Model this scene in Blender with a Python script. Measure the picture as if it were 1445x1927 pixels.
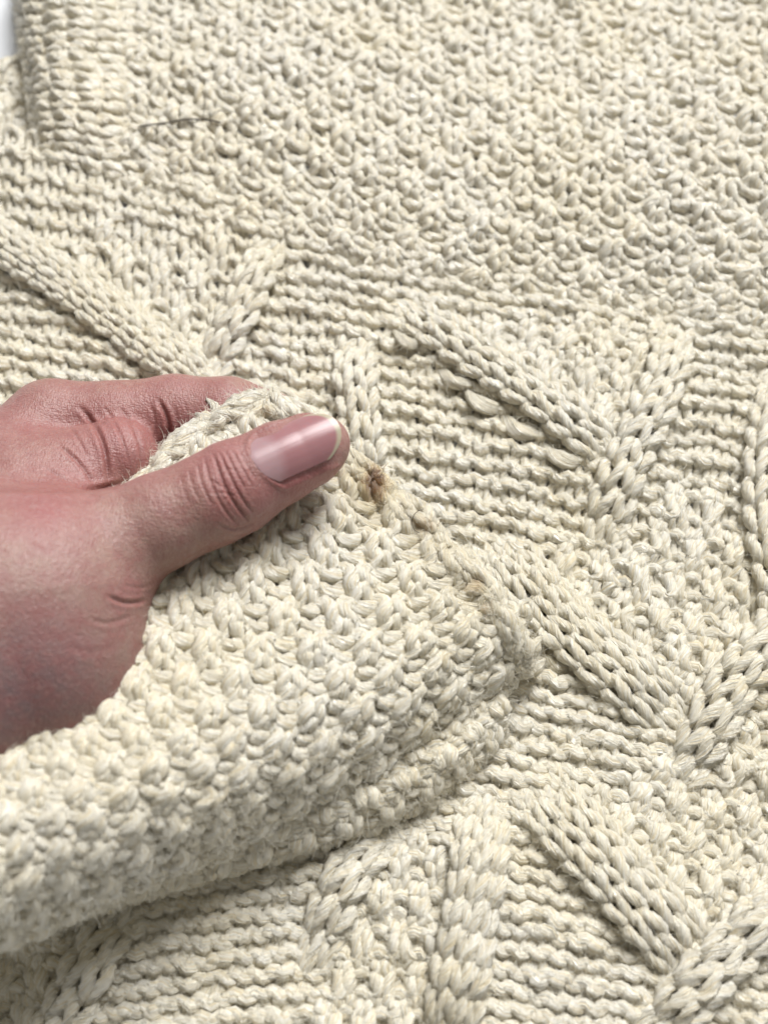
import bpy, math, random
import numpy as np
from mathutils import Vector, Matrix

rng = np.random.default_rng(7)
MM = 0.001
sc = bpy.context.scene
for o in list(bpy.data.objects):
    bpy.data.objects.remove(o)

# ------------------------------------------------------------------ camera
PW, PH = 1445.0, 1927.0            # photograph's size, used to lay things out on the table
PITCH = math.radians(64)           # camera looks down this steeply
VFOV = math.radians(46)
DIST = 250.0                       # mm from the lens to the cloth at the picture's centre
CAM = np.array([0.0, -DIST * math.cos(PITCH), DIST * math.sin(PITCH)])
FWD = np.array([0.0, math.cos(PITCH), -math.sin(PITCH)])
RIGHT = np.array([1.0, 0.0, 0.0])
UP = np.cross(RIGHT, FWD)
cd = bpy.data.cameras.new('camera')
cam = bpy.data.objects.new('camera', cd)
sc.collection.objects.link(cam)
cam.location = Vector(CAM * MM)
cam.rotation_euler = (math.pi / 2 - PITCH, 0, 0)
cd.sensor_fit = 'VERTICAL'
cd.sensor_height = 24
cd.lens = 12 / math.tan(VFOV / 2)
cd.clip_start = 0.01
cd.clip_end = 10
cd.dof.use_dof = True
cd.dof.focus_distance = 0.234
cd.dof.aperture_fstop = cd.lens / 3.3
sc.camera = cam
FPX = (PH / 2) / math.tan(VFOV / 2)

# ------------------------------------------------------------------ world and lamps
w = bpy.data.worlds.new('World')
sc.world = w
w.use_nodes = True
bg = w.node_tree.nodes['Background']
bg.inputs[0].default_value = (1.0, 0.955, 0.86, 1)
bg.inputs[1].default_value = 0.23


def area(name, loc, target, size, power, col):
    l = bpy.data.lights.new(name, 'AREA')
    l.shape = 'DISK'
    l.size = size
    l.energy = power
    l.color = col
    o = bpy.data.objects.new(name, l)
    sc.collection.objects.link(o)
    o.location = loc
    d = Vector(target) - Vector(loc)
    o.rotation_euler = d.to_track_quat('-Z', 'Y').to_euler()
    return o


area('ceiling_lamp', (0.72, 1.50, 1.85), (0, 0, 0), 1.40, 108, (1.0, 0.985, 0.97))

sc.view_settings.view_transform = 'Standard'
sc.view_settings.look = 'None'
sc.view_settings.gamma = 1
sc.view_settings.exposure = 0.0
sc.cycles.max_bounces = 10
sc.cycles.diffuse_bounces = 8
sc.cycles.use_denoising = True
sc.cycles.sample_clamp_indirect = 6


# ------------------------------------------------------------------ helpers
def at(px, py, z=0.0):
    """the point z mm above the table cloth that the photograph shows at px, py"""
    px = np.asarray(px, float); py = np.asarray(py, float); z = np.asarray(z, float)
    d = FWD + ((px - PW / 2) / FPX)[..., None] * RIGHT - ((py - PH / 2) / FPX)[..., None] * UP
    t = (z - CAM[2]) / d[..., 2]
    return CAM + d * t[..., None]


def pix(P):
    q = P - CAM
    dz = q @ FWD
    return np.stack([PW / 2 + FPX * (q @ RIGHT) / dz, PH / 2 - FPX * (q @ UP) / dz], -1)


def nat_basis(kn, x):
    """natural cubic spline through knots kn as a matrix acting on the knot values"""
    kn = np.asarray(kn, float); n = len(kn); h = np.diff(kn)
    A = np.eye(n); B = np.zeros((n, n))
    for i in range(1, n - 1):
        A[i, i - 1] = h[i - 1]; A[i, i] = 2 * (h[i - 1] + h[i]); A[i, i + 1] = h[i]
        B[i, i - 1] = 6 / h[i - 1]; B[i, i] = -6 / h[i - 1] - 6 / h[i]; B[i, i + 1] = 6 / h[i]
    M = np.linalg.solve(A, B)
    xf = np.asarray(x, float).ravel()
    k = np.clip(np.searchsorted(kn, xf) - 1, 0, n - 2)
    hk = h[k]; a = (kn[k + 1] - xf) / hk; b = 1 - a
    out = np.zeros((len(xf), n)); r = np.arange(len(xf))
    out[r, k] += a; out[r, k + 1] += b
    out += ((a ** 3 - a) * hk ** 2 / 6)[:, None] * M[k] + ((b ** 3 - b) * hk ** 2 / 6)[:, None] * M[k + 1]
    return out


def net(uk, vk, P):
    P = np.asarray(P, float)           # [v][u][3]
    def S(u, v):
        sh = np.shape(u)
        bu = nat_basis(uk, u); bv = nat_basis(vk, v)
        return np.einsum('ni,nj,jic->nc', bu, bv, P).reshape(sh + (3,))
    return S


def smooth_noise(seed, n=10, wl=(18, 60)):
    r = np.random.default_rng(seed)
    k = [(r.uniform(*wl), r.uniform(0, 6.28), r.uniform(0, 6.28)) for _ in range(n)]
    def f(x, y):
        s = 0
        for l, a, p in k:
            s = s + np.sin((x * math.cos(a) + y * math.sin(a)) * 6.28 / l + p)
        return s / math.sqrt(n)
    return f


def unit(v):
    return v / np.maximum(np.linalg.norm(v, axis=-1, keepdims=True), 1e-9)


def mesh_object(name, V, F, mat, parent=None, attrs=None, smooth=True):
    """V in mm; F an (n,4) or (n,3) array or a list of arrays"""
    me = bpy.data.meshes.new(name)
    Fs = F if isinstance(F, list) else [F]
    Fs = [np.asarray(f) for f in Fs if len(f)]
    V = np.asarray(V, np.float32) * MM
    me.vertices.add(len(V)); me.vertices.foreach_set('co', V.ravel())
    loops = np.concatenate([f.ravel() for f in Fs]).astype(np.int32)
    sizes = np.concatenate([np.full(len(f), f.shape[1]) for f in Fs])
    me.loops.add(len(loops)); me.loops.foreach_set('vertex_index', loops)
    me.polygons.add(len(sizes))
    starts = np.concatenate([[0], np.cumsum(sizes)[:-1]]).astype(np.int32)
    me.polygons.foreach_set('loop_start', starts)
    me.polygons.foreach_set('use_smooth', np.full(len(sizes), smooth))
    for k, a in (attrs or {}).items():
        a = np.asarray(a, np.float32)
        if a.ndim == 1:
            at_ = me.attributes.new(k, 'FLOAT', 'POINT'); at_.data.foreach_set('value', a)
        else:
            at_ = me.attributes.new(k, 'FLOAT_VECTOR', 'POINT'); at_.data.foreach_set('vector', a.ravel())
    me.update(calc_edges=True)
    me.materials.append(mat)
    o = bpy.data.objects.new(name, me)
    sc.collection.objects.link(o)
    if parent: o.parent = parent
    return o


def empty(name, parent=None):
    o = bpy.data.objects.new(name, None); sc.collection.objects.link(o)
    o.empty_display_size = 0.01
    if parent: o.parent = parent
    return o


# ------------------------------------------------------------------ materials
class NT:
    def __init__(s, name):
        s.m = bpy.data.materials.new(name); s.m.use_nodes = True
        s.t = s.m.node_tree; s.b = s.t.nodes['Principled BSDF']
    def n(s, t, **kw):
        x = s.t.nodes.new(t)
        for k, v in kw.items():
            if k in x.inputs: x.inputs[k].default_value = v
            else: setattr(x, k, v)
        return x
    def l(s, a, b): s.t.links.new(a, b)
    def math(s, op, a, b=None, clamp=False):
        x = s.n('ShaderNodeMath', operation=op, use_clamp=clamp)
        for i, v in enumerate((a, b)):
            if v is None: continue
            if hasattr(v, 'links'): s.l(v, x.inputs[i])
            else: x.inputs[i].default_value = v
        return x.outputs[0]
    def mix(s, f, a, b):
        x = s.n('ShaderNodeMix', data_type='RGBA')
        for i, v in ((0, f), (6, a), (7, b)):
            if hasattr(v, 'links'): s.l(v, x.inputs[i])
            else: x.inputs[i].default_value = v
        return x.outputs[2]
    def ramp(s, f, p):
        x = s.n('ShaderNodeValToRGB'); e = x.color_ramp.elements
        e[0].position, e[0].color = p[0]; e[1].position, e[1].color = p[-1]
        for q in p[1:-1]:
            k = e.new(q[0]); k.color = q[1]
        s.l(f, x.inputs[0]); return x.outputs[0]
    def noise(s, vec, scale, detail=2, rough=0.5):
        x = s.n('ShaderNodeTexNoise', Scale=scale, Detail=detail, Roughness=rough)
        if vec is not None: s.l(vec, x.inputs['Vector'])
        return x.outputs['Fac']


def wool_material(name):
    t = NT(name)
    ya = t.n('ShaderNodeAttribute', attribute_name='yarn')
    fine = t.n('ShaderNodeMapping'); fine.inputs['Scale'].default_value = (3.2, 3.2, 0.22)
    t.l(ya.outputs['Vector'], fine.inputs['Vector'])
    fib = t.noise(fine.outputs[0], 1.15, 4, 0.75)
    big = t.n('ShaderNodeMapping'); big.inputs['Scale'].default_value = (1.25, 1.25, 0.12)
    t.l(ya.outputs['Vector'], big.inputs['Vector'])
    lock = t.noise(big.outputs[0], 1.0, 2, 0.5)
    tc = t.n('ShaderNodeTexCoord')
    patch = t.noise(tc.outputs['Object'], 38, 2, 0.5)
    c = t.mix(t.ramp(patch, [(0.36, (0, 0, 0, 1)), (0.66, (1, 1, 1, 1))]), (0.915, 0.885, 0.775, 1), (0.915, 0.86, 0.69, 1))
    c = t.mix(t.math('MULTIPLY', t.ramp(fib, [(0.38, (1, 1, 1, 1)), (0.52, (0, 0, 0, 1))]), 0.75), c, (0.74, 0.61, 0.35, 1))
    c = t.mix(t.math('MULTIPLY', t.ramp(fib, [(0.52, (0, 0, 0, 1)), (0.68, (1, 1, 1, 1))]), 0.7), c, (0.95, 0.94, 0.88, 1))  # silky highlights on raised fibres, painted into the base colour
    st = t.n('ShaderNodeAttribute', attribute_name='stain')
    st2 = t.n('ShaderNodeAttribute', attribute_name='yellowing')
    c = t.mix(t.math('MULTIPLY', st2.outputs['Fac'], 0.7), c, (0.70, 0.58, 0.32, 1))
    k = t.math('MULTIPLY', st.outputs['Fac'], t.math('ADD', t.math('MULTIPLY', fib, 1.0), 0.55), True)
    brown = t.mix(k, (0.50, 0.28, 0.06, 1), (0.18, 0.08, 0.015, 1))
    c = t.mix(k, c, brown)
    t.l(c, t.b.inputs['Base Color'])
    t.b.inputs['Roughness'].default_value = 0.28
    t.b.inputs['Specular IOR Level'].default_value = 1.0
    t.b.inputs['Sheen Weight'].default_value = 0.35
    t.b.inputs['Sheen Roughness'].default_value = 0.5
    t.b.inputs['Sheen Tint'].default_value = (1, 0.98, 0.93, 1)
    h = t.math('ADD', t.math('MULTIPLY', fib, 0.75), t.math('MULTIPLY', lock, 0.9))
    bu = t.n('ShaderNodeBump', Strength=1.0, Distance=0.0009)
    t.l(h, bu.inputs['Height']); t.l(bu.outputs[0], t.b.inputs['Normal'])
    return t.m


WOOL = wool_material('cream_wool')


def fuzz_material(name, col):
    t = NT(name)
    t.b.inputs['Base Color'].default_value = col
    t.b.inputs['Roughness'].default_value = 0.5
    tr = t.n('ShaderNodeBsdfTranslucent'); tr.inputs[0].default_value = col
    mx = t.n('ShaderNodeMixShader', Fac=0.45)
    out = t.t.nodes['Material Output']
    t.l(t.b.outputs[0], mx.inputs[1]); t.l(tr.outputs[0], mx.inputs[2]); t.l(mx.outputs[0], out.inputs[0])
    return t.m


FUZZ = fuzz_material('wool_fuzz', (0.88, 0.86, 0.78, 1))


# ------------------------------------------------------------------ knitting
KEYT = np.array([0.0, 0.19, 0.33, 0.5, 0.67, 0.81, 1.0])


def knit(S, i0, i1, j0, j1, typ, parent, r=1.25, d=0.95, A=0.60, a=0.17, seg=18, nr=12,
         jit=0.10, jz=0.25, keep=None, dom=None, name='yarn_row', mat=None, stain=None, turn=12.5, seed=0, lobe=0.12, fuzz=None, end=True, skew=0.0):
    """Rows of real yarn loops on the surface S(u, v): typ(i, j) is +1 for a knit stitch, -1 for a purl stitch"""
    rg = np.random.default_rng(seed + 11)
    ni, nj = i1 - i0, j1 - j0
    I, J = np.meshgrid(np.arange(i0 - 1, i1 + 1), np.arange(j0, j1 + 1), indexing='ij')
    T = np.asarray(typ(I, J), float) * np.ones(I.shape)
    Jt = rg.normal(0, 1, (ni + 4, nj + 5, 3)) * np.array([jit, jit, jz])
    Ph = rg.uniform(0, 6.28, nj)
    tt = np.arange(ni * seg + 1) / seg
    rows = []
    for j in range(j0, j1):
        tj = j - j0
        ii = np.minimum(tt.astype(int), ni - 1)
        t = tt - ii
        s = T[ii + 1, tj]; sn = T[ii + 1, tj + 1]
        zl = -(T[ii, tj] + s) / 2; zr = -(s + T[ii + 2, tj]) / 2
        K = np.stack([zl, s, sn, -sn, sn, s, zr], -1)
        k = np.clip(np.searchsorted(KEYT, t, side='right') - 1, 0, 5)
        f = (t - KEYT[k]) / (KEYT[k + 1] - KEYT[k]); f = f * f * (3 - 2 * f)
        ar = np.arange(len(t))
        z = K[ar, k] * (1 - f) + K[ar, k + 1] * f
        ker = np.array([1, 2, 3, 2, 1]) / 9.0
        z = np.convolve(np.pad(z, 2, mode='edge'), ker, 'valid')
        u = i0 + ii + t + a * np.sin(4 * np.pi * t)
        vv = 0.5 - A * np.cos(2 * np.pi * t)
        v = j + vv
        u = u + skew * (vv - 0.5)
        fu = np.clip(u - i0 + 1, 0, ni + 2.999); fv = np.clip(v - j0 + 1, 0, nj + 3.999)
        iu = fu.astype(int); iv = fv.astype(int); fu = (fu - iu)[:, None]; fv = (fv - iv)[:, None]
        jt = (Jt[iu, iv] * (1 - fu) + Jt[np.minimum(iu + 1, ni + 3), iv] * fu) * (1 - fv) + \
             (Jt[iu, np.minimum(iv + 1, nj + 4)] * (1 - fu) + Jt[np.minimum(iu + 1, ni + 3), np.minimum(iv + 1, nj + 4)] * fu) * fv
        u = u + jt[:, 0]; v = v + jt[:, 1]; z = z * d + jt[:, 2]
        e = 0.06
        P = S(u, v)
        N = unit(np.cross(S(u + e, v) - S(u - e, v), S(u, v + e) - S(u, v - e)))
        C = P + N * z[:, None]
        Tn = unit(np.gradient(C, axis=0))
        N2 = unit(N - Tn * np.sum(N * Tn, -1, keepdims=True))
        B = np.cross(Tn, N2)
        L = np.concatenate([[0], np.cumsum(np.linalg.norm(np.diff(C, axis=0), axis=1))])
        rr = 0.97 * r * (1 + 0.12 * np.tanh(z / d)) * (1 + 0.07 * np.sin(L * 0.83 + Ph[tj]) + 0.06 * np.sin(L * 0.31 + 2 * Ph[tj]))
        # runs of stitches that are kept
        if keep is None: kp = np.ones(ni, bool)
        else: kp = keep(S(np.arange(i0, i1) + 0.5, np.full(ni, j + 0.5)))
        if dom is not None: kp &= dom(np.arange(i0, i1) + 0.5, np.full(ni, j + 0.5))
        th = np.arange(nr) * 2 * np.pi / nr
        prof = 1 + lobe * np.cos(3 * th)
        q = 0
        while q < ni:
            if not kp[q]: q += 1; continue
            q2 = q
            while q2 < ni and kp[q2]: q2 += 1
            sl = slice(q * seg, q2 * seg + 1)
            c, n2, b2, l, rs = C[sl], N2[sl], B[sl], L[sl], rr[sl].copy()
            m = len(c)
            if end:
                ed = np.minimum(np.arange(m), np.arange(m)[::-1]); rs *= np.clip(0.25 + ed / 4.0, 0, 1)
            ang = th[None, :] + (l * 6.283 / turn)[:, None] + Ph[tj]
            R = rs[:, None] * prof[None, :] * (1 + 0.018 * rg.normal(0, 1, (m, nr)))
            ring = c[:, None, :] + (R * np.cos(ang))[..., None] * n2[:, None, :] + (R * np.sin(ang))[..., None] * b2[:, None, :]
            ya = np.stack([np.broadcast_to(np.cos(th), (m, nr)), np.broadcast_to(np.sin(th), (m, nr)), np.broadcast_to((l + 37 * tj)[:, None], (m, nr))], -1)
            g = np.arange(m * nr).reshape(m, nr)
            g2 = np.roll(g, -1, 1)
            F = np.stack([g[:-1], g2[:-1], g2[1:], g[1:]], -1).reshape(-1, 4)
            V = ring.reshape(-1, 3); attrs = {'yarn': ya.reshape(-1, 3)}
            if fuzz is not None:
                fuzz.append((ring, np.broadcast_to(unit(np.gradient(c, axis=0))[:, None, :], ring.shape), ring - c[:, None, :]))
            if stain is not None:
                attrs['stain'], attrs['yellowing'] = stain(V)
            if q2 - q > 0:
                rows.append(mesh_object(name, V, F, mat or WOOL, parent, attrs))
            q = q2
    return rows


def hairs(name, fz, density, parent, mat, lmin=1.2, lmax=5.0, rad=0.036, seed=0, outward=0.7, pts=6, view=True, skip=None):
    """fine fibres standing off the yarn, as one hair object"""
    rg = np.random.default_rng(seed + 99)
    R = np.concatenate([f[0].reshape(-1, 3) for f in fz]); T = np.concatenate([f[1].reshape(-1, 3) for f in fz])
    N = unit(np.concatenate([f[2].reshape(-1, 3) for f in fz]))
    n = int(len(R) * density)
    k = rg.integers(0, len(R), n)
    p = R[k] - N[k] * 0.15
    if view:
        px = pix(p); ok = (px[:, 0] > -120) & (px[:, 0] < PW + 120) & (px[:, 1] > -120) & (px[:, 1] < PH + 120)
        k = k[ok]; p = p[ok]; n = len(p)
    if skip is not None:
        ok = skip(p); k = k[ok]; p = p[ok]; n = len(p)
    sg = rg.choice([-1, 1], n)[:, None]
    dr = unit(T[k] * sg * 0.9 + N[k] * rg.uniform(0.1, outward, (n, 1)) + rg.normal(0, 0.45, (n, 3)))
    ln = np.exp(rg.normal(math.log(1.9), 0.5, n)).clip(lmin, lmax)
    bend = rg.normal(0, 0.5, (n, 3)); out = np.zeros((n, pts, 3)); out[:, 0] = p
    for q in range(1, pts):
        out[:, q] = out[:, q - 1] + dr * (ln / (pts - 1))[:, None]
        dr = unit(dr + bend * 0.55 + rg.normal(0, 0.22, (n, 3)))
    hc = bpy.data.hair_curves.new(name)
    hc.add_curves([pts] * n)
    hc.attributes['position'].data.foreach_set('vector', (out * MM).astype(np.float32).ravel())
    ra = hc.attributes.get('radius') or hc.attributes.new('radius', 'FLOAT', 'POINT')
    prof = np.linspace(1, 0.45, pts)[None, :] * rg.uniform(0.6, 1.3, (n, 1)) * rad * MM
    ra.data.foreach_set('value', prof.astype(np.float32).ravel())
    hc.materials.append(mat)
    o = bpy.data.objects.new(name, hc); sc.collection.objects.link(o)
    o.parent = parent; o['kind'] = 'stuff'
    return o


def in_view(P, m=130):
    q = pix(P)
    return (q[:, 0] > -m) & (q[:, 0] < PW + m) & (q[:, 1] > -m) & (q[:, 1] < PH + m)


def in_poly(q, poly):
    x, y = q[..., 0], q[..., 1]; c = np.zeros(x.shape, bool)
    for k in range(len(poly)):
        (x1, y1), (x2, y2) = poly[k], poly[k - 1]
        hit = ((y1 > y) != (y2 > y)) & (x < (x2 - x1) * (y - y1) / (y2 - y1 + 1e-9) + x1)
        c ^= hit
    return c


# ------------------------------------------------------------------ the table
tt_ = NT('white_table')
tt_.b.inputs['Base Color'].default_value = (0.82, 0.85, 0.90, 1)
tt_.b.inputs['Roughness'].default_value = 0.45
tb = mesh_object('table', [(-600, -600, -14), (600, -600, -14), (600, 600, -14), (-600, 600, -14)], np.array([[0, 1, 2, 3]]), tt_.m, smooth=False)
tb['kind'] = 'structure'

# ------------------------------------------------------------------ the sweater
sweater = empty('sweater')
sweater['label'] = 'cream cable-knit wool sweater spread flat with one stained corner lifted'
sweater['category'] = 'sweater'

und = smooth_noise(3, 8, (45, 110))
XS = [-300, 200, 700, 1150, 1750]


def lay(net_rows, xs, uk, vk, zf, zr=None):
    P = []
    for j, ys in enumerate(net_rows):
        z = zr[j] if zr is not None else [0] * len(xs)
        P.append([at(x, y, zz) for x, y, zz in zip(xs, ys, z)])
    S0 = net(uk, vk, P)
    def S(u, v):
        p = S0(u, v); p = p.copy(); p[..., 2] += zf(p[..., 0], p[..., 1]); return p
    return S


def body_z(x, y):
    # gentle undulation, and a sag added in the near left corner to deepen the shade below the fold
    q = np.clip((-x - 20) / 70, 0, 1) * np.clip((-y - 45) / 50, 0, 1)
    return 0.9 * und(x, y) - 11 * q * q * (3 - 2 * q)


# -- cable panel: reverse stocking stitch with moss-filled diamonds
panel = empty('cable_panel', sweater)
S_body = lay([[2180, 2130, 2110, 2170, 2300], [1800, 1740, 1700, 1770, 1900], [1330, 1340, 1330, 1400, 1510],
              [700, 790, 870, 955, 1060], [420, 500, 590, 660, 740], [190, 290, 430, 515, 580]],
             XS, [0, 14.5, 29, 42, 59.5], [0, 10.5, 21, 34, 42.5, 48],
             body_z)
DIAMONDS = [[(190, 400), (420, 430), (440, 560), (370, 680), (240, 580), (150, 480)],
            [(840, 590), (1240, 600), (1220, 760), (1160, 830), (1010, 720)],
            [(1000, 1030), (1150, 1010), (1250, 890), (1420, 960), (1445, 1250), (1400, 1400), (1310, 1340), (1080, 1130)],
            [(1090, 1480), (1250, 1420), (1445, 1420), (1500, 1650), (1340, 1790), (1180, 1600)],
            [(700, 1590), (830, 1530), (880, 1650), (830, 1927), (560, 1990), (620, 1800)],
            [(-150, 1750), (170, 1760), (120, 1990), (-150, 1990)]]


def body_type(I, J):
    q = pix(S_body(I + 0.5, J + 0.5))
    m = np.zeros(I.shape, bool)
    for p in DIAMONDS: m |= in_poly(q, p)
    moss = np.where((I + (J // 2)) % 2 == 0, 1, -1)
    return np.where(m, moss, -1)


def keep_body(P):
    return in_view(P)


FZ = []
knit(S_body, 0, 60, 0, 48, body_type, panel, r=1.34, d=0.85, jit=0.12, jz=0.4, keep=keep_body, seed=1, fuzz=FZ)
hairs('fuzz', FZ, 0.32, panel, FUZZ, seed=1)


# -- cables: raised strips of knit stitches that wander over the panel
def strip(path, width, height, z0, nw, pitch, surf_z=True):
    """S(u, v) of a rounded strip along a path of photograph points on the cloth"""
    pts = np.array([at(x, y, 0) for x, y in path])
    L = np.concatenate([[0], np.cumsum(np.linalg.norm(np.diff(pts, axis=0), axis=1))])
    nv = max(3, int(round(L[-1] / pitch)))
    wv = np.asarray(width, float) * np.ones(len(path))
    def S(u, v):
        s = np.clip(np.asarray(v) / nv, -0.05, 1.05) * L[-1]
        b = nat_basis(L, s)
        c = (b @ pts).reshape(np.shape(u) + (3,))
        b2 = nat_basis(L, s + 0.5)
        tg = unit((b2 @ pts).reshape(np.shape(u) + (3,)) - c)
        sd = np.stack([tg[..., 1], -tg[..., 0], np.zeros(tg.shape[:-1])], -1)
        ww = (b @ wv).reshape(np.shape(u))
        x = (np.asarray(u) - nw / 2) / (nw / 2)
        an = x * 0.95
        f = np.asarray(v) / nv
        fade = np.clip(np.minimum(f, 1 - f) * nv / 2.6, 0, 1); fade = fade * fade * (3 - 2 * fade)
        p = c + sd * (ww / 2 * np.sin(an) / math.sin(0.95))[..., None]
        p[..., 2] = z0 + body_z(p[..., 0], p[..., 1]) + height * (np.cos(an) - 0.25) * fade - 1.6 * (1 - fade)
        return p
    return S, nv


CABLES = [  # path from its foot upwards, width mm, number of wales
    ('left of the hand, running down to the index finger', [(400, 735), (300, 665), (170, 570), (60, 500), (-60, 420)], 10, 3),
    ('short, above the index finger', [(390, 720), (430, 640), (480, 540), (515, 440)], 8, 2),
    ('upright, beside the thumb tip', [(700, 930), (680, 820), (668, 720), (672, 630)], 8.5, 2),
    ('long, with puffy loose loops along its lower edge', [(1175, 875), (1060, 800), (930, 705), (810, 625), (740, 570)], 9.8, 2),
    ('leaning, at right, foot below the crossing', [(1135, 1030), (1150, 950), (1185, 860), (1240, 740), (1270, 610)], 8.8, 2),
    ('right of the stained corner', [(1290, 1370), (1180, 1285), (1070, 1190), (970, 1070), (930, 1010)], 12, 3),
    ('lower right, running into the crossing', [(1330, 1830), (1220, 1720), (1110, 1600), (1030, 1510), (1000, 1465)], 12.5, 3),
    ('upright, at the bottom of the picture', [(845, 1990), (862, 1850), (890, 1700), (905, 1560), (910, 1495)], 9.2, 3),
    ('leaning, below the folded edge', [(590, 1830), (620, 1720), (680, 1620), (760, 1540)], 7, 2),
    ('shaded, at the right border', [(1475, 1230), (1450, 1090), (1432, 960), (1440, 830), (1470, 700)], 7.5, 2),
    ('in the lower right corner', [(1210, 1990), (1300, 1870), (1400, 1760), (1520, 1640)], 8.5, 2),
    ('from the crossing to the right border', [(1270, 1480), (1330, 1370), (1400, 1260), (1500, 1130)], 8.5, 2),
    ('in the dark lower left corner', [(60, 1990), (150, 1850), (210, 1740), (240, 1680)], 8.5, 2),
]
FZ = []
for k, (lab, path, wd, nw) in enumerate(CABLES):
    S, nv = strip(path, wd * 0.9, 3.4, 0.6, nw, 6.0 if nw == 2 else 5.2)
    c = empty('cable', sweater); c['label'] = 'raised cable ' + lab
    if 'puffy' in lab: long_cable = c
    knit(S, 0, nw, 0, nv, lambda I, J: 1, c, r=1.3 if nw == 2 else 1.16, d=1.0, A=0.68, a=0.21, keep=in_view, seed=40 + k, fuzz=FZ, name='yarn_row', jit=0.06)
hairs('fuzz', FZ, 0.32, sweater, FUZZ, seed=2)

# -- upper panel: double moss stitch
upper = empty('moss_stitch_panel', sweater)
XU = [-100, 300, 750, 1150, 1600]
rise = smooth_noise(9, 6, (70, 140))
S_up = lay([[230, 372, 520, 590, 640], [180, 330, 480, 555, 610], [-20, 110, 240, 330, 420], [-230, -110, 0, 90, 180], [-450, -340, -230, -140, -50]],
           XU, [0, 9.5, 20, 29.5, 40], [-2, 0, 9.5, 19.5, 30], lambda x, y: 1.2 * rise(x, y),
           [[-0.8, -0.8, -0.8, -0.8, -0.8], [0.4, 0.4, 0.4, 0.4, 0.4], [5, 6, 5, 5, 5], [7, 7, 6, 6, 6], [7, 7, 7, 7, 7]])


def keep_up(P):
    q = pix(P)
    return in_view(P) & (q[:, 0] > 205 + 0.05 * q[:, 1])


FZ = []
S_upd = lambda u, v: S_up(41 - u, 30 - v)
knit(S_upd, -1, 42, 0, 32, lambda I, J: np.where((I + (J // 2)) % 2 == 0, 1, -1), upper, r=1.42, d=0.85, keep=keep_up, seed=2, fuzz=FZ, jit=0.10, A=0.68, a=0.20, jz=0.4)
hairs('fuzz', FZ, 0.18, upper, FUZZ, seed=3)

# -- ribbed border at the upper left
rib = empty('ribbed_border', sweater)
S_rib = net([0, 3.2, 6.2, 10], [-1.5, 0, 1, 2.5, 5],
            [[at(x, y, z) for x, y, z in row] for row in
             [[(80, 300, -11), (62, 180, -11), (52, 80, -11), (42, -80, -11)],
              [(90, 310, -3), (78, 190, 1), (64, 85, 1), (52, -80, 1)],
              [(116, 312, -1), (106, 185, 5), (94, 80, 6), (82, -80, 6)],
              [(172, 322, 0), (168, 190, 6), (158, 80, 8), (148, -80, 8)],
              [(275, 340, -0.5), (270, 200, 1.5), (264, 85, 3), (258, -80, 3)]]])
FZ = []
knit(S_rib, 0, 10, -2, 5, lambda I, J: -1, rib, r=1.95, d=1.25, keep=in_view, seed=5, fuzz=FZ)
hairs('fuzz', FZ, 0.14, rib, FUZZ, seed=4)

# -- the layer that shows beyond the border's edge
under = empty('under_layer', sweater)
S_und = net([0, 4, 8], [0, 4, 9], [[at(x, y, -7) for x, y in r] for r in [[(-110, 330), (10, 335), (130, 340)], [(-120, 225), (0, 220), (120, 215)], [(-130, 150), (-10, 128), (110, 100)]]])
FZ = []
knit(S_und, 0, 8, 0, 9, lambda I, J: np.where((I + (J // 2)) % 2 == 0, 1, -1), under, r=1.6, d=1.1, keep=in_view, seed=15, fuzz=FZ)
hairs('fuzz', FZ, 0.14, under, FUZZ, seed=15)


# -- puffy loops of loose yarn along one cable
def tuft(path, z0, rmax, parent, name, stain=None, fz=None, seed=0):
    p = np.array([at(x, y, z0 + z) for x, y, z in path]); m = 24
    c = nat_basis(np.arange(len(p)), np.linspace(0, len(p) - 1, m)) @ p
    T = unit(np.gradient(c, axis=0)); N = np.array([0, 0, 1.0]) - T * T[:, 2:3]; N = unit(N); B = np.cross(T, N)
    f = np.linspace(0, 1, m); r = rmax * (0.35 + 0.65 * np.sin(np.pi * f) ** 0.8)
    th = np.arange(16) * 2 * np.pi / 16; L = f * 9
    ang = th[None] + (f * 2.6)[:, None] + seed
    R = r[:, None] * (1 + 0.17 * np.cos(3 * th))[None]
    ring = c[:, None] + (R * np.cos(ang) * 0.85)[..., None] * N[:, None] + (R * np.sin(ang))[..., None] * B[:, None]
    g = np.arange(m * 16).reshape(m, 16); g2 = np.roll(g, -1, 1)
    F = np.stack([g[:-1], g2[:-1], g2[1:], g[1:]], -1).reshape(-1, 4)
    ya = np.stack([np.broadcast_to(np.cos(th) * 2.2, (m, 16)), np.broadcast_to(np.sin(th) * 2.2, (m, 16)), np.broadcast_to((L + 11 * seed)[:, None], (m, 16))], -1)
    if fz is not None: fz.append((ring, np.broadcast_to(T[:, None], ring.shape), ring - c[:, None]))
    at_ = {'yarn': ya.reshape(-1, 3)}
    if stain is not None: at_['stain'], at_['yellowing'] = stain(ring.reshape(-1, 3))
    return mesh_object(name, ring.reshape(-1, 3), F, WOOL, parent, at_)


FZ = []
for k, (x, y, sc_) in enumerate([(765, 640, 0.75), (858, 715, 0.85), (908, 758, 1.0), (982, 808, 1.05), (1055, 860, 1.0)]):
    tuft([(x - 34 * sc_, y - 26 * sc_, -1), (x - 14 * sc_, y - 2, 1.2), (x + 12 * sc_, y + 8, 1.2), (x + 38 * sc_, y + 6, -0.5)], 1.2, 1.75 * sc_, long_cable, 'loose_loop', fz=FZ, seed=k)
hairs('fuzz', FZ, 0.2, long_cable, FUZZ, seed=17)

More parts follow.
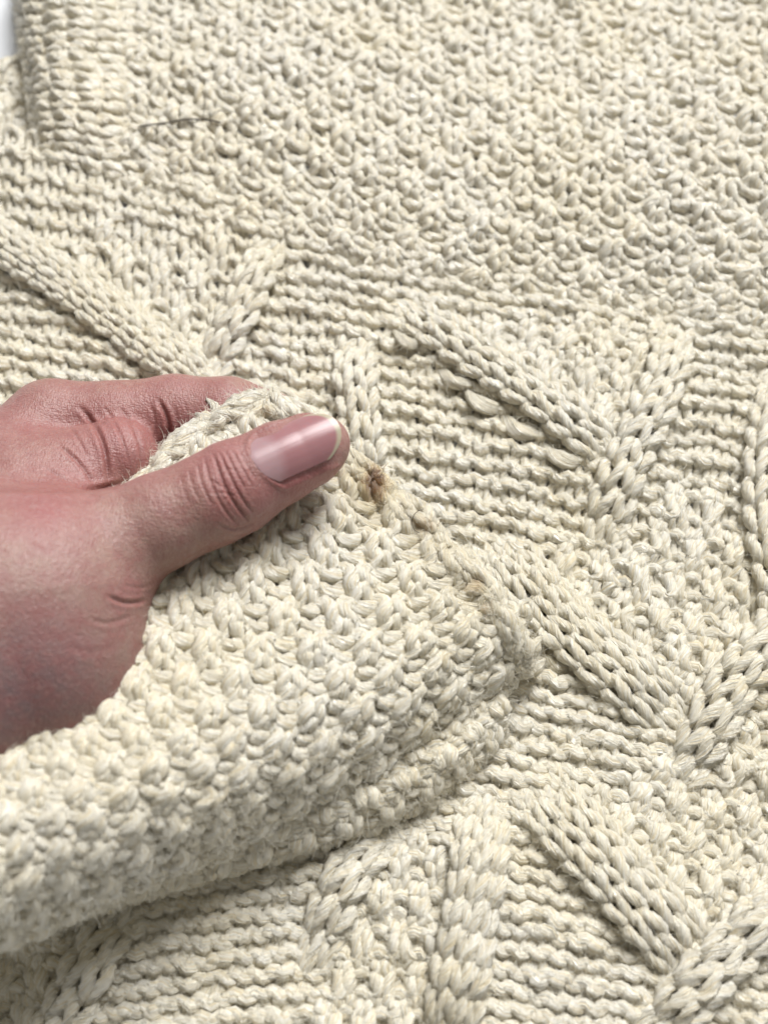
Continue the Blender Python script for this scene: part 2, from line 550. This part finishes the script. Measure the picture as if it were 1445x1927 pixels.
# ------------------------------------------------------------------ the lifted corner
flap = empty('lifted_corner', sweater)
FN = [
    [(-150, 1720, 8), (80, 1625, 7), (350, 1530, 6), (640, 1415, 4), (930, 1200, 2)],
    [(-140, 1835, 17), (100, 1730, 14), (380, 1610, 11), (680, 1473, 7), (980, 1268, 4)],
    [(-140, 1775, 30), (90, 1675, 26), (370, 1560, 21), (672, 1428, 15), (985, 1215, 10)],
    [(-180, 1660, 38), (80, 1560, 34), (360, 1445, 29), (650, 1315, 23), (930, 1130, 16)],
    [(-250, 1500, 37), (0, 1390, 33), (255, 1260, 29), (510, 1110, 25), (770, 962, 19)],
    [(-330, 1330, 30), (-60, 1180, 27), (180, 1015, 25), (352, 845, 23.5), (520, 752, 22)]]
NFU, NFV = 26, 22
S_flap = net([0, 6.5, 13, 19.5, 26], [-8, -3.5, 0, 5.2, 14, 22], [[at(*p) for p in r] for r in FN])
STAINS = [((706, 910), 18, 25, 1.3), ((800, 990), 18, 10, 0.5), ((893, 1103), 18, 13, 0.42), ((498, 772), 9, 5, 0.7), ((640, 888), 10, 8, 0.35), ((915, 1145), 10, 9, 0.4)]
stn = smooth_noise(21, 8, (1.5, 5))


def stain_of(V):
    q = pix(V); s = np.zeros(len(V)); y = np.zeros(len(V))
    wob = 0.25 * stn(V[:, 0], V[:, 1])
    for (cx, cy), rx, ry, k in STAINS:
        d2 = ((q[:, 0] - cx) / rx) ** 2 + ((q[:, 1] - cy) / ry) ** 2
        s = np.maximum(s, k * np.clip(1.5 - np.sqrt(d2) + wob, 0, 1))
        y = np.maximum(y, k * np.exp(-d2 / 9))
    # the long yellowed streak along the edge
    t = ((q[:, 0] - 660) * 0.72 + (q[:, 1] - 860) * 0.69) / 400
    off = (q[:, 0] - 660) * -0.69 + (q[:, 1] - 860) * 0.72
    y = np.maximum(y, 0.65 * np.exp(-(off / 45) ** 2) * np.exp(-((t - 0.45) / 0.42) ** 2) * (0.8 + wob))
    return s, np.clip(y, 0, 1)


FZ = []


def flap_uv(u, v):
    # knitted from its corner downwards; the fold crosses the rows on the bias
    p, q = -np.asarray(u), -np.asarray(v)
    return 0.85 * p + 0.33 * q, -0.81 * p + 0.99 * q


def S_flapd(u, v): return S_flap(*flap_uv(u, v))


def flap_dom(u, v):
    U, V = flap_uv(u, v)
    return (U > 0) & (U < NFU + 0.3) & (V > -8) & (V < NFV + 0.3)


knit(S_flapd, -28, 8, -38, 8, lambda I, J: np.where((I + (J // 2)) % 2 == 0, 1, -1), flap, r=1.32, d=1.02, keep=in_view, dom=flap_dom, seed=6, stain=stain_of, fuzz=FZ, jit=0.06, A=0.72, a=0.20)


# its finished edge: a chain of stitches round the free sides
def edge_strip(pts, width, thick, pitch, nw):
    pts = np.asarray(pts)
    L = np.concatenate([[0], np.cumsum(np.linalg.norm(np.diff(pts, axis=0), axis=1))]); nv = int(L[-1] / pitch)
    def S(u, v):
        s = np.clip(np.asarray(v) / nv, -0.02, 1.02) * L[-1]
        c = (nat_basis(L, s) @ pts).reshape(np.shape(u) + (3,))
        c2 = (nat_basis(L, s + 0.6) @ pts).reshape(np.shape(u) + (3,))
        tg = unit(c2 - c)
        up = np.array([0, 0, 1.0]) - tg * tg[..., 2:3]; up = unit(up)
        sd = np.cross(tg, up)
        an = (np.asarray(u) / nw - 0.5) * 3.6
        return c + sd * (width * np.sin(an))[..., None] + up * (thick * np.cos(an))[..., None]
    return S, nv


FZE = []
vs = np.linspace(-0.5, NFV, 10)
right_edge = S_flap(np.full(10, NFU - 0.2), vs)
us = np.linspace(NFU - 0.4, 0, 9)
top_edge = S_flap(us, np.full(9, NFV + 0.2))
for k, e in enumerate((right_edge, top_edge)):
    S, nv = edge_strip(e, 1.7, 1.2, 4.9, 2)
    g = empty('edge_chain', flap)
    knit(S, 0, 2, 0, nv, lambda I, J: np.where((I + J) % 3 == 0, -1, 1), g, r=1.3, d=0.9, A=0.74, a=0.2, keep=in_view, seed=70 + k, stain=stain_of, fuzz=FZE, jit=0.24, jz=0.7)
clean = lambda p: stain_of(p)[0] < 0.18
dirty = lambda p: stain_of(p)[0] > 0.25
hairs('fuzz', FZ, 0.22, flap, FUZZ, seed=6, lmax=6, skip=clean)
hairs('long_fibres', FZ + FZE, 0.006, flap, fuzz_material('bright_fibre', (0.95, 0.94, 0.88, 1)), seed=64, lmin=3.5, lmax=8, rad=0.05, outward=1.3, pts=8, skip=clean)
hairs('fold_fuzz', FZ, 0.16, flap, FUZZ, seed=65, lmin=2, lmax=7, outward=1.4, skip=lambda p: pix(p)[:, 1] > 1650 - 0.45 * pix(p)[:, 0])
hairs('edge_fuzz', FZE, 0.7, flap, FUZZ, seed=61, lmax=5, outward=1.2, skip=clean)
so = hairs('stain', FZ + FZE, 0.6, flap, fuzz_material('scorched_fibre', (0.28, 0.14, 0.035, 1)), seed=62, lmax=2.5, outward=0.9, skip=dirty)
so['label'] = 'brown scorched stain spots on the lifted edge'

# the second layer of the fold, below the lifted corner
lower = empty('folded_layer', sweater)
LN = [[(150, 1660, 2), (330, 1600, 2), (560, 1515, 2), (760, 1435, 2), (930, 1320, 0)],
      [(160, 1712, 3), (350, 1655, 3), (590, 1583, 3), (790, 1507, 2), (945, 1370, 1)],
      [(160, 1692, 8), (350, 1634, 8), (590, 1560, 7), (790, 1480, 6), (950, 1340, 4)],
      [(140, 1640, 12), (320, 1585, 11), (560, 1510, 9), (760, 1430, 8), (930, 1310, 5)]]
S_low = net([0, 5, 11, 16, 22], [0, 3, 5, 9], [[at(*p) for p in r] for r in LN])
FZ = []
knit(S_low, 0, 22, 0, 9, lambda I, J: np.where((I + (J // 2)) % 2 == 0, 1, -1), lower, r=1.45, d=1.1, keep=in_view, seed=8, fuzz=FZ)
hairs('fuzz', FZ, 0.35, lower, FUZZ, seed=8, lmax=6, outward=1.1)


# ------------------------------------------------------------------ the hand
def A3(*p): return at(*p)


TH = [((607, 835), 33.3, 5.0), ((584, 846), 33.5, 6.4), ((530, 869), 33.4, 7.25), ((440, 918), 33.5, 8.35), ((395, 942), 33.5, 8.25), ((300, 983), 33, 8.5), ((215, 1025), 32, 9.6), ((130, 1070), 31, 13.0), ((40, 1120), 30, 17.5)]
IX = [((505, 800), 15, 7.0), ((430, 788), 14.5, 8.2), ((330, 786), 14, 8.5), ((215, 803), 14.5, 8.9), ((100, 805), 15, 9.5), ((20, 880), 17, 10.5), ((-80, 960), 20, 13)]
MASS = [((60, 1150), 28, 19.0, (-60, 1180), 28, 24.0), ((-60, 1180), 28, 24, (-260, 1330), 30, 27), ((60, 1150), 28, 19, (70, 1235), 26, 17), ((60, 1235), 26, 17, (-60, 1260), 27, 20),
        ((-80, 960), 20, 13, (-80, 1150), 26, 22), ((20, 930), 17, 12, (110, 990), 22, 10.5), ((222, 868), 21.5, 8.2, (60, 930), 21, 11)]
MID = [((420, 905), 11, 6.8), ((300, 900), 10.5, 7.5), ((140, 925), 11, 8.2), ((10, 1000), 16, 10)]
RING = [((380, 1010), 10.5, 6.4), ((270, 1030), 10.5, 7.2), ((110, 1050), 11, 8), ((-10, 1090), 18, 11)]
LIT = [((300, 1120), 10, 5.8), ((200, 1150), 10, 6.4), ((80, 1160), 12, 7.4), ((-20, 1180), 18, 11)]


def cap(P, a, b, ra, rb):
    ab = b - a; h = np.clip(((P - a) @ ab) / (ab @ ab), 0, 1)
    return np.linalg.norm(P - a - h[..., None] * ab, axis=-1) - (ra + (rb - ra) * h)


def smin(a, b, k):
    h = np.clip(0.5 + 0.5 * (b - a) / k, 0, 1)
    return b + (a - b) * h - k * h * (1 - h)


def chain(P, C, k=1.5):
    d = None
    for (p, z, r), (p2, z2, r2) in zip(C[:-1], C[1:]):
        e = cap(P, A3(*p, z), A3(*p2, z2), r, r2).astype(np.float32)
        d = e if d is None else smin(d, e, k)
    return d


def hand_sdf(P):
    d = chain(P, TH, 1.2)
    m = None
    for p, z, r, p2, z2, r2 in MASS:
        e = cap(P, A3(*p, z), A3(*p2, z2), r, r2)
        m = e if m is None else smin(m, e, 6)
    ix = chain(P, IX, 1.5)
    d = smin(d, m, 5.0)
    d = smin(d, ix, 2.5)
    o = chain(P, MID, 1.5)
    o = smin(o, chain(P, RING, 1.5), 0.6); o = smin(o, chain(P, LIT, 1.5), 0.6)
    return smin(d, o, 0.8)


def surface_net(f, lo, hi, h):
    ax = [np.arange(lo[k], hi[k] + h, h) for k in range(3)]
    n = [len(a) for a in ax]
    D = np.empty(n, np.float32)
    Y, Z = np.meshgrid(ax[1], ax[2], indexing='ij')
    for i in range(0, n[0], 16):
        X = ax[0][i:i + 16]
        P = np.stack([np.broadcast_to(X[:, None, None], (len(X),) + Y.shape), np.broadcast_to(Y, (len(X),) + Y.shape), np.broadcast_to(Z, (len(X),) + Y.shape)], -1)
        D[i:i + 16] = f(P)
    s = D < 0
    c = np.zeros([k - 1 for k in n], np.int8)
    for dx in (0, 1):
        for dy in (0, 1):
            for dz in (0, 1):
                c += s[dx:n[0] - 1 + dx, dy:n[1] - 1 + dy, dz:n[2] - 1 + dz]
    act = (c > 0) & (c < 8)
    idx = np.full(act.shape, -1, np.int64); cells = np.argwhere(act); idx[act] = np.arange(len(cells))
    V = np.array(lo) + (cells + 0.5) * h
    F = []
    for k in range(3):
        a, b = [(1, 2), (2, 0), (0, 1)][k]
        s0 = np.moveaxis(s, k, 0); e = np.argwhere(np.moveaxis(s0[:-1] != s0[1:], 0, k))
        e = e[(e[:, a] > 0) & (e[:, b] > 0) & (e[:, a] < n[a] - 1) & (e[:, b] < n[b] - 1)]
        flip = s[e[:, 0], e[:, 1], e[:, 2]]
        def g(da, db):
            q = e.copy(); q[:, a] += da; q[:, b] += db; return idx[q[:, 0], q[:, 1], q[:, 2]]
        q = np.stack([g(-1, -1), g(0, -1), g(0, 0), g(-1, 0)], -1)
        q[~flip] = q[~flip][:, ::-1]; F.append(q[(q >= 0).all(1)])
    return V, np.concatenate(F)


def sdf_grad(f, V, e=0.05):
    G = np.zeros_like(V)
    for k in range(3):
        o = np.zeros(3); o[k] = e; G[:, k] = (f(V + o) - f(V - o)) / (2 * e)
    return G


lo = np.array([at(-140, 0, 30)[0] - 2, at(0, 1480, 30)[1], 1.5]); hi = np.array([at(720, 0, 30)[0], at(0, 660, 10)[1], 62.0])
HV, HF = surface_net(hand_sdf, lo, hi, 0.45)
for _ in range(4):
    HV = HV - np.clip(hand_sdf(HV), -0.4, 0.4)[:, None] * unit(sdf_grad(hand_sdf, HV))
HN = unit(sdf_grad(hand_sdf, HV, 0.3))
# finer faces where the skin shows its folds
fc = HV[HF].mean(1); fq = pix(fc); fn = HN[HF].mean(1)
selm = (np.sum(fn * unit(CAM - fc), -1) > 0.05) & (fq[:, 0] > 20) & (fq[:, 1] < 1200)
FS, FK = HF[selm], HF[~selm]
ed = np.sort(np.stack([FS, np.roll(FS, -1, 1)], -1).reshape(-1, 2), 1)
ue, inv = np.unique(ed, axis=0, return_inverse=True)
n0 = len(HV); mids = n0 + inv.reshape(-1, 4); cen = n0 + len(ue) + np.arange(len(FS))
HV = np.concatenate([HV, HV[ue].mean(1), HV[FS].mean(1)])
HF = np.concatenate([FK] + [np.stack([FS[:, k], mids[:, k], cen, mids[:, k - 1]], -1) for k in range(4)])
HV[n0:] -= np.clip(hand_sdf(HV[n0:]), -0.3, 0.3)[:, None] * unit(sdf_grad(hand_sdf, HV[n0:]))
HN = np.concatenate([HN, unit(sdf_grad(hand_sdf, HV[n0:], 0.3))])
print('hand faces', len(HF))
HP = pix(HV)
d_th = chain(HV, TH); d_ix = chain(HV, IX)
on_thumb = d_th < 1.0
TOCAM = unit(CAM - HV); facing = np.clip(np.sum(HN * TOCAM, -1), 0, 1)


def seg_dist(q, poly):
    best = np.full(len(q), 1e9); along = np.zeros(len(q))
    for k in range(len(poly) - 1):
        a, b = np.array(poly[k], float), np.array(poly[k + 1], float); ab = b - a
        h = np.clip(((q - a) @ ab) / (ab @ ab), 0, 1); dd = np.linalg.norm(q - a - h[:, None] * ab, axis=1)
        m = dd < best; best[m] = dd[m]; along[m] = (k + h[m]) / (len(poly) - 1)
    return best, along


def catmull(p, n=6):
    p = np.array(p, float); t = np.arange(len(p)); x = np.linspace(0, len(p) - 1, n * (len(p) - 1) + 1)
    return nat_basis(t, x) @ p if len(p) > 2 else p


disp = np.zeros(len(HV)); red = np.zeros(len(HV))
CREASES = [  # path on the hand, half width px, depth mm
    ([(386, 862), (396, 905), (420, 955), (450, 990)], 2.6, 0.26), ([(402, 853), (418, 903), (440, 945), (472, 985)], 3.0, 0.42),
    ([(412, 850), (430, 890), (452, 932), (476, 966)], 2.4, 0.28), ([(424, 848), (445, 890), (462, 922)], 2.2, 0.24), ([(436, 846), (455, 880), (474, 915)], 2.2, 0.2),
    ([(372, 872), (380, 910), (400, 952)], 2.4, 0.2), ([(448, 842), (464, 874), (482, 905)], 2.0, 0.15), ([(462, 836), (476, 866), (492, 894)], 2.0, 0.1), ([(356, 884), (364, 918), (380, 950)], 2.4, 0.13), ([(340, 896), (347, 923), (358, 950)], 2.4, 0.08),
    ([(394, 900), (410, 912), (428, 918)], 2.0, 0.12), ([(408, 930), (425, 928), (446, 936)], 2.0, 0.12), ([(420, 880), (436, 884), (452, 884)], 1.8, 0.1),
    ([(408, 985), (440, 996), (475, 986)], 2.6, 0.25), ([(425, 1002), (452, 1008), (476, 1000)], 2.4, 0.15), ([(400, 1008), (425, 1020), (450, 1018)], 2.4, 0.1),
    ([(298, 752), (314, 785), (318, 825), (304, 862)], 4, 0.75), ([(284, 762), (292, 795), (292, 830)], 3, 0.25), ([(326, 760), (334, 790), (334, 815)], 3, 0.15), ([(345, 752), (352, 775), (352, 798)], 2.5, 0.08),
    ([(150, 765), (178, 800), (198, 850), (206, 912)], 4.5, 0.6), ([(226, 768), (252, 805), (266, 850), (264, 890)], 3.5, 0.3), ([(195, 765), (222, 805), (240, 860)], 3, 0.18), ([(210, 790), (232, 830), (245, 880)], 2.5, 0.1),
    ([(112, 838), (150, 872), (178, 912)], 3.5, 0.35), ([(160, 785), (182, 797), (200, 792)], 3, 0.3), ([(85, 880), (120, 900), (150, 915)], 3.5, 0.2), ([(130, 800), (150, 830), (165, 860)], 3, 0.14),
    ([(-60, 921), (60, 922), (170, 921), (232, 908)], 4.5, 0.8), ([(60, 905), (110, 914)], 4, 0.25),
    ([(205, 1122), (238, 1134), (274, 1130)], 4, 0.5), ([(170, 1165), (205, 1172), (250, 1158)], 4.5, 0.2), ([(130, 1215), (170, 1228), (225, 1212)], 6, 0.12), ([(300, 1070), (330, 1078), (352, 1070)], 3, 0.12), ([(230, 1100), (262, 1106), (290, 1098)], 3, 0.12)]
for p, wd, dp in CREASES:
    dd, al = seg_dist(HP, catmull(p))
    prof = np.exp(-(dd / wd) ** 2) - 0.28 * np.exp(-((dd - 2.2 * wd) / (1.1 * wd)) ** 2)
    disp -= 0.85 * dp * prof * np.clip(np.minimum(al, 1 - al) * 5 + 0.15, 0, 1) * np.clip(facing * 2, 0, 1)
    red += 0.9 * np.exp(-(dd / (1.6 * wd)) ** 2) * min(1, dp)
tipc, ipc = at(628, 826, 33.5), at(440, 920, 33.5)
AX = unit(tipc - ipc)
mid_ = at(575, 850, 33.5)
tocam = unit(CAM - mid_); tocam = unit(tocam - AX * (tocam @ AX))
SD = np.cross(AX, tocam)
if SD @ UP < 0: SD = -SD
NU = unit(tocam * math.cos(math.radians(20)) + SD * math.sin(math.radians(20)))
SD = unit(SD - NU * (SD @ NU))
LEN, RN, PHI = 16.3, 6.2, math.radians(49)
root = ipc + AX * 4.8
ls = (HV - root) @ AX; lx = (HV - root) @ SD; lz = (HV - root) @ NU
aa = np.arcsin(np.clip(lx / 7.2, -1, 1)) / PHI
nail0 = 2.6 * np.abs(np.clip(aa, -1.2, 1.2)) ** 2.4
outside = np.maximum(np.maximum((np.abs(aa) - 1) * 6.0, nail0 - ls), -3)
nm = np.clip(lz / 2, 0, 1) * np.clip((17 - ls) / 2.5, 0, 1) * (np.abs(lx) < 8)
disp += nm * np.where(outside > -0.2, 0.28 * np.exp(-((outside - 0.45) / 0.6) ** 2), -0.12 * np.clip(-outside, 0, 1)) * (ls > -4)
red += 0.5 * nm * np.exp(-((outside - 0.1) / 0.5) ** 2)
HV = HV + HN * disp[:, None]


def blob(x, y, rx, ry): return np.exp(-((HP[:, 0] - x) / rx) ** 2 - ((HP[:, 1] - y) / ry) ** 2)


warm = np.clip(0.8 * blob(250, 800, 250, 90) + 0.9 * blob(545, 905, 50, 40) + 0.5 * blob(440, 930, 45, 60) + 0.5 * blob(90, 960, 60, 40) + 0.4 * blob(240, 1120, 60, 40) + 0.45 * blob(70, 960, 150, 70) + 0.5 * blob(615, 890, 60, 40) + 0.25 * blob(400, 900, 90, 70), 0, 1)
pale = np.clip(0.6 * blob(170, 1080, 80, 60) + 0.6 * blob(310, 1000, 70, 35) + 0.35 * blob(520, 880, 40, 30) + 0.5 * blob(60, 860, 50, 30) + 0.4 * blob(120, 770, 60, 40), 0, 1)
hand_shade = np.clip(0.9 * blob(20, 1320, 260, 160), 0, 1)  # shade on the lower left of the hand, put into the skin colour
sk = NT('skin')
at_w = sk.n('ShaderNodeAttribute', attribute_name='warm'); at_p = sk.n('ShaderNodeAttribute', attribute_name='pale')
at_c = sk.n('ShaderNodeAttribute', attribute_name='hand_shade'); at_r = sk.n('ShaderNodeAttribute', attribute_name='crease')
tc = sk.n('ShaderNodeTexCoord')
big = sk.noise(tc.outputs['Object'], 75, 3, 0.6)
c = sk.mix(sk.ramp(big, [(0.38, (0, 0, 0, 1)), (0.62, (1, 1, 1, 1))]), (0.325, 0.203, 0.165, 1), (0.32, 0.165, 0.15, 1))
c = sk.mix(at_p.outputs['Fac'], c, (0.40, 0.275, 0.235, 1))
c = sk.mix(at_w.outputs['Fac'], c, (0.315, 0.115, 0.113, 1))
c = sk.mix(at_c.outputs['Fac'], c, (0.17, 0.108, 0.115, 1))  # painted shade: darker, cooler skin low on the hand
mot = sk.noise(tc.outputs['Object'], 330, 4, 0.7)
c = sk.mix(sk.math('MULTIPLY', sk.ramp(mot, [(0.4, (0, 0, 0, 1)), (0.62, (1, 1, 1, 1))]), 0.6), c, (0.27, 0.105, 0.10, 1))
fine_ = sk.noise(tc.outputs['Object'], 1300, 3, 0.6)
c = sk.mix(sk.math('MULTIPLY', sk.ramp(fine_, [(0.52, (0, 0, 0, 1)), (0.7, (1, 1, 1, 1))]), 0.35), c, (0.40, 0.27, 0.25, 1))
c = sk.mix(sk.math('MULTIPLY', at_r.outputs['Fac'], 0.55, True), c, (0.22, 0.07, 0.06, 1))
sk.l(c, sk.b.inputs['Base Color'])
sk.b.inputs['Subsurface Weight'].default_value = 0.4
sk.b.inputs['Subsurface Radius'].default_value = (1.0, 0.4, 0.25)
sk.b.inputs['Subsurface Scale'].default_value = 0.0016
sk.b.inputs['Roughness'].default_value = 0.44
sk.b.inputs['Specular IOR Level'].default_value = 0.55
vo = sk.n('ShaderNodeTexVoronoi', feature='DISTANCE_TO_EDGE', Scale=1500); sk.l(tc.outputs['Object'], vo.inputs['Vector'])
nz = sk.noise(tc.outputs['Object'], 900, 3, 0.6)
ln = sk.n('ShaderNodeMapping'); ln.inputs['Scale'].default_value = (1000, 3600, 2000); ln.inputs['Rotation'].default_value = (0, 0, 0.9)
sk.l(tc.outputs['Object'], ln.inputs['Vector'])
ln2 = sk.n('ShaderNodeMapping'); ln2.inputs['Scale'].default_value = (3400, 950, 1900); ln2.inputs['Rotation'].default_value = (0, 0, 0.5)
sk.l(tc.outputs['Object'], ln2.inputs['Vector'])
lines = sk.math('ADD', sk.noise(ln.outputs[0], 1.0, 2, 0.5), sk.noise(ln2.outputs[0], 1.0, 2, 0.5))
hh = sk.math('ADD', lines, sk.math('ADD', sk.math('MULTIPLY', sk.math('MINIMUM', vo.outputs['Distance'], 0.25), 0.7), sk.math('MULTIPLY', nz, 0.8)))
bu = sk.n('ShaderNodeBump', Strength=0.6, Distance=0.00025); sk.l(hh, bu.inputs['Height']); sk.l(bu.outputs[0], sk.b.inputs['Normal'])
person = mesh_object('person', HV, HF, sk.m, None, {'warm': warm, 'pale': pale, 'hand_shade': hand_shade, 'crease': np.clip(red, 0, 1)})
person['label'] = 'bare hand from the left pinching the stained knit corner between thumb and finger'
person['category'] = 'person'

# the thumb nail: a curved plate with a pale moon at its root and a clear free edge
na, nb = 31, 41
b_, a_ = np.meshgrid(np.linspace(0, 1, nb), np.linspace(-1, 1, na), indexing='ij')
s0_ = 2.6 * np.abs(a_) ** 2.4 - 0.5
s1_ = LEN - 4.2 * np.abs(a_) ** 2.3
s_ = s0_ + b_ * (s1_ - s0_)
ph = a_ * PHI
drop = 0.010 * np.clip(s_ - 5, 0, 99) ** 2
base_h = 1.2
NV = root + AX * s_[..., None] + SD * (RN * np.sin(ph))[..., None] + NU * (RN * np.cos(ph) + base_h + 0.75 * np.clip(1 - s_ / 9, 0, 1) - drop)[..., None]
ridge = 0.006 * np.sin(a_ * 23) + 0.004 * np.sin(a_ * 37 + 1)
NV = NV + NU * ridge[..., None]
top = NV.reshape(-1, 3); bot = (NV - NU * 0.32).reshape(-1, 3)
g = np.arange(nb * na).reshape(nb, na)
q1 = np.stack([g[:-1, :-1], g[:-1, 1:], g[1:, 1:], g[1:, :-1]], -1).reshape(-1, 4)
rim = np.concatenate([g[0, :], g[1:, -1], g[-1, -2::-1], g[-2:0:-1, 0]]); rim2 = np.roll(rim, -1)
K = nb * na
nr_ = len(rim); e0 = 2 * K + np.arange(nr_); e1 = np.roll(e0, -1)
q3 = np.stack([e0, e1, e1 + nr_, e0 + nr_], -1)
nl = NT('nail')
lu = nl.n('ShaderNodeAttribute', attribute_name='along'); wi = nl.n('ShaderNodeAttribute', attribute_name='across')
moon = nl.ramp(lu.outputs['Fac'], [(0.21, (1, 1, 1, 1)), (0.34, (0, 0, 0, 1))])
free = nl.ramp(lu.outputs['Fac'], [(0.925, (0, 0, 0, 1)), (0.96, (1, 1, 1, 1))])
c = nl.mix(moon, (0.32, 0.155, 0.165, 1), (0.37, 0.23, 0.245, 1))
c = nl.mix(free, c, (0.42, 0.38, 0.28, 1))
nl.l(c, nl.b.inputs['Base Color'])
nl.b.inputs['Roughness'].default_value = 0.30
nl.b.inputs['Subsurface Weight'].default_value = 0.2
nl.b.inputs['Subsurface Scale'].default_value = 0.001
mp = nl.n('ShaderNodeCombineXYZ'); nl.l(nl.math('MULTIPLY', wi.outputs['Fac'], 26), mp.inputs[0]); nl.l(nl.math('MULTIPLY', lu.outputs['Fac'], 1.2), mp.inputs[1])
nb_ = nl.n('ShaderNodeBump', Strength=0.12, Distance=0.0002); nl.l(nl.noise(mp.outputs[0], 1, 2), nb_.inputs['Height']); nl.l(nb_.outputs[0], nl.b.inputs['Normal'])
along = (s_ + 0.5) / (LEN + 0.5) * 0.0 + np.where(b_ < 0.6, s_ / LEN + 0.10 * a_ ** 2, b_)
mesh_object('thumbnail', np.concatenate([top, bot, top[rim], bot[rim]]), [q1, q1[:, ::-1] + K, q3], nl.m, person,
            {'along': np.concatenate([np.tile(along.ravel(), 2), np.tile(along.ravel()[rim], 2)]), 'across': np.concatenate([np.tile(a_.ravel(), 2), np.tile(a_.ravel()[rim], 2)])})

# ------------------------------------------------------------------ stray hairs lying on the wool
hm = NT('dark_hair')
hm.b.inputs['Base Color'].default_value = (0.045, 0.028, 0.02, 1)
hm.b.inputs['Roughness'].default_value = 0.4
bpy.context.view_layer.update()
dg = bpy.context.evaluated_depsgraph_get()


def drop_on(px, py):
    d = unit(at(px, py, 0) - CAM)
    ok, loc, nor, *_ = sc.ray_cast(dg, Vector(CAM * MM), Vector(d))
    return np.array(loc) / MM if ok else at(px, py, 3)


def stray(path, r, label, lift=0.35):
    pts = catmull(path, 7)
    P = np.array([drop_on(x, y) for x, y in pts])
    z = P[:, 2].copy()
    for _ in range(3):     # a hair bridges the hollows between stitches
        z = np.maximum(z, np.convolve(np.pad(z, 2, mode='edge'), np.ones(5) / 5, 'valid'))
    P = np.array([at(x, y, zz + lift) for (x, y), zz in zip(pts, z)])
    T = unit(np.gradient(P, axis=0)); N = unit(np.cross(T, [0.3, 0.2, 1])); B = np.cross(T, N)
    th = np.arange(6) * math.pi / 3
    ring = P[:, None] + r * (np.cos(th)[None, :, None] * N[:, None] + np.sin(th)[None, :, None] * B[:, None])
    m = len(P); g = np.arange(m * 6).reshape(m, 6); g2 = np.roll(g, -1, 1)
    o = mesh_object('hair_strand', ring.reshape(-1, 3), np.stack([g[:-1], g2[:-1], g2[1:], g[1:]], -1).reshape(-1, 4), hm.m)
    o['label'] = label; o['category'] = 'hair'; o['group'] = 'stray hairs on the wool'
    return o


stray([(262, 238), (290, 234), (315, 231), (340, 226), (370, 224), (395, 226), (415, 231)], 0.19, 'longest dark hair lying across the moss stitch near the ribbed border')
stray([(384, 178), (386, 200), (381, 222)], 0.06, 'short thin upright hair crossing the longest dark hair')
stray([(402, 214), (413, 208), (424, 211)], 0.07, 'tiny hair just right of the longest dark hair')
stray([(796, 958), (783, 964), (775, 980), (779, 996), (790, 1003)], 0.05, 'curled dark hair beside the small brown stain on the lifted corner')
stray([(4, 152), (10, 132), (24, 118), (40, 114)], 0.09, 'thin hair arching off the border in the top left corner')
stray([(1067, 1150), (1070, 1165), (1078, 1183)], 0.05, 'short dark hair lying on the cable right of the stained corner')
stray([(882, 1322), (888, 1334), (893, 1347)], 0.05, 'short dark hair on the lower end of the lifted corner')
stray([(180, 76), (184, 82), (181, 87)], 0.09, 'tiny dark speck of hair on the ribbed border')
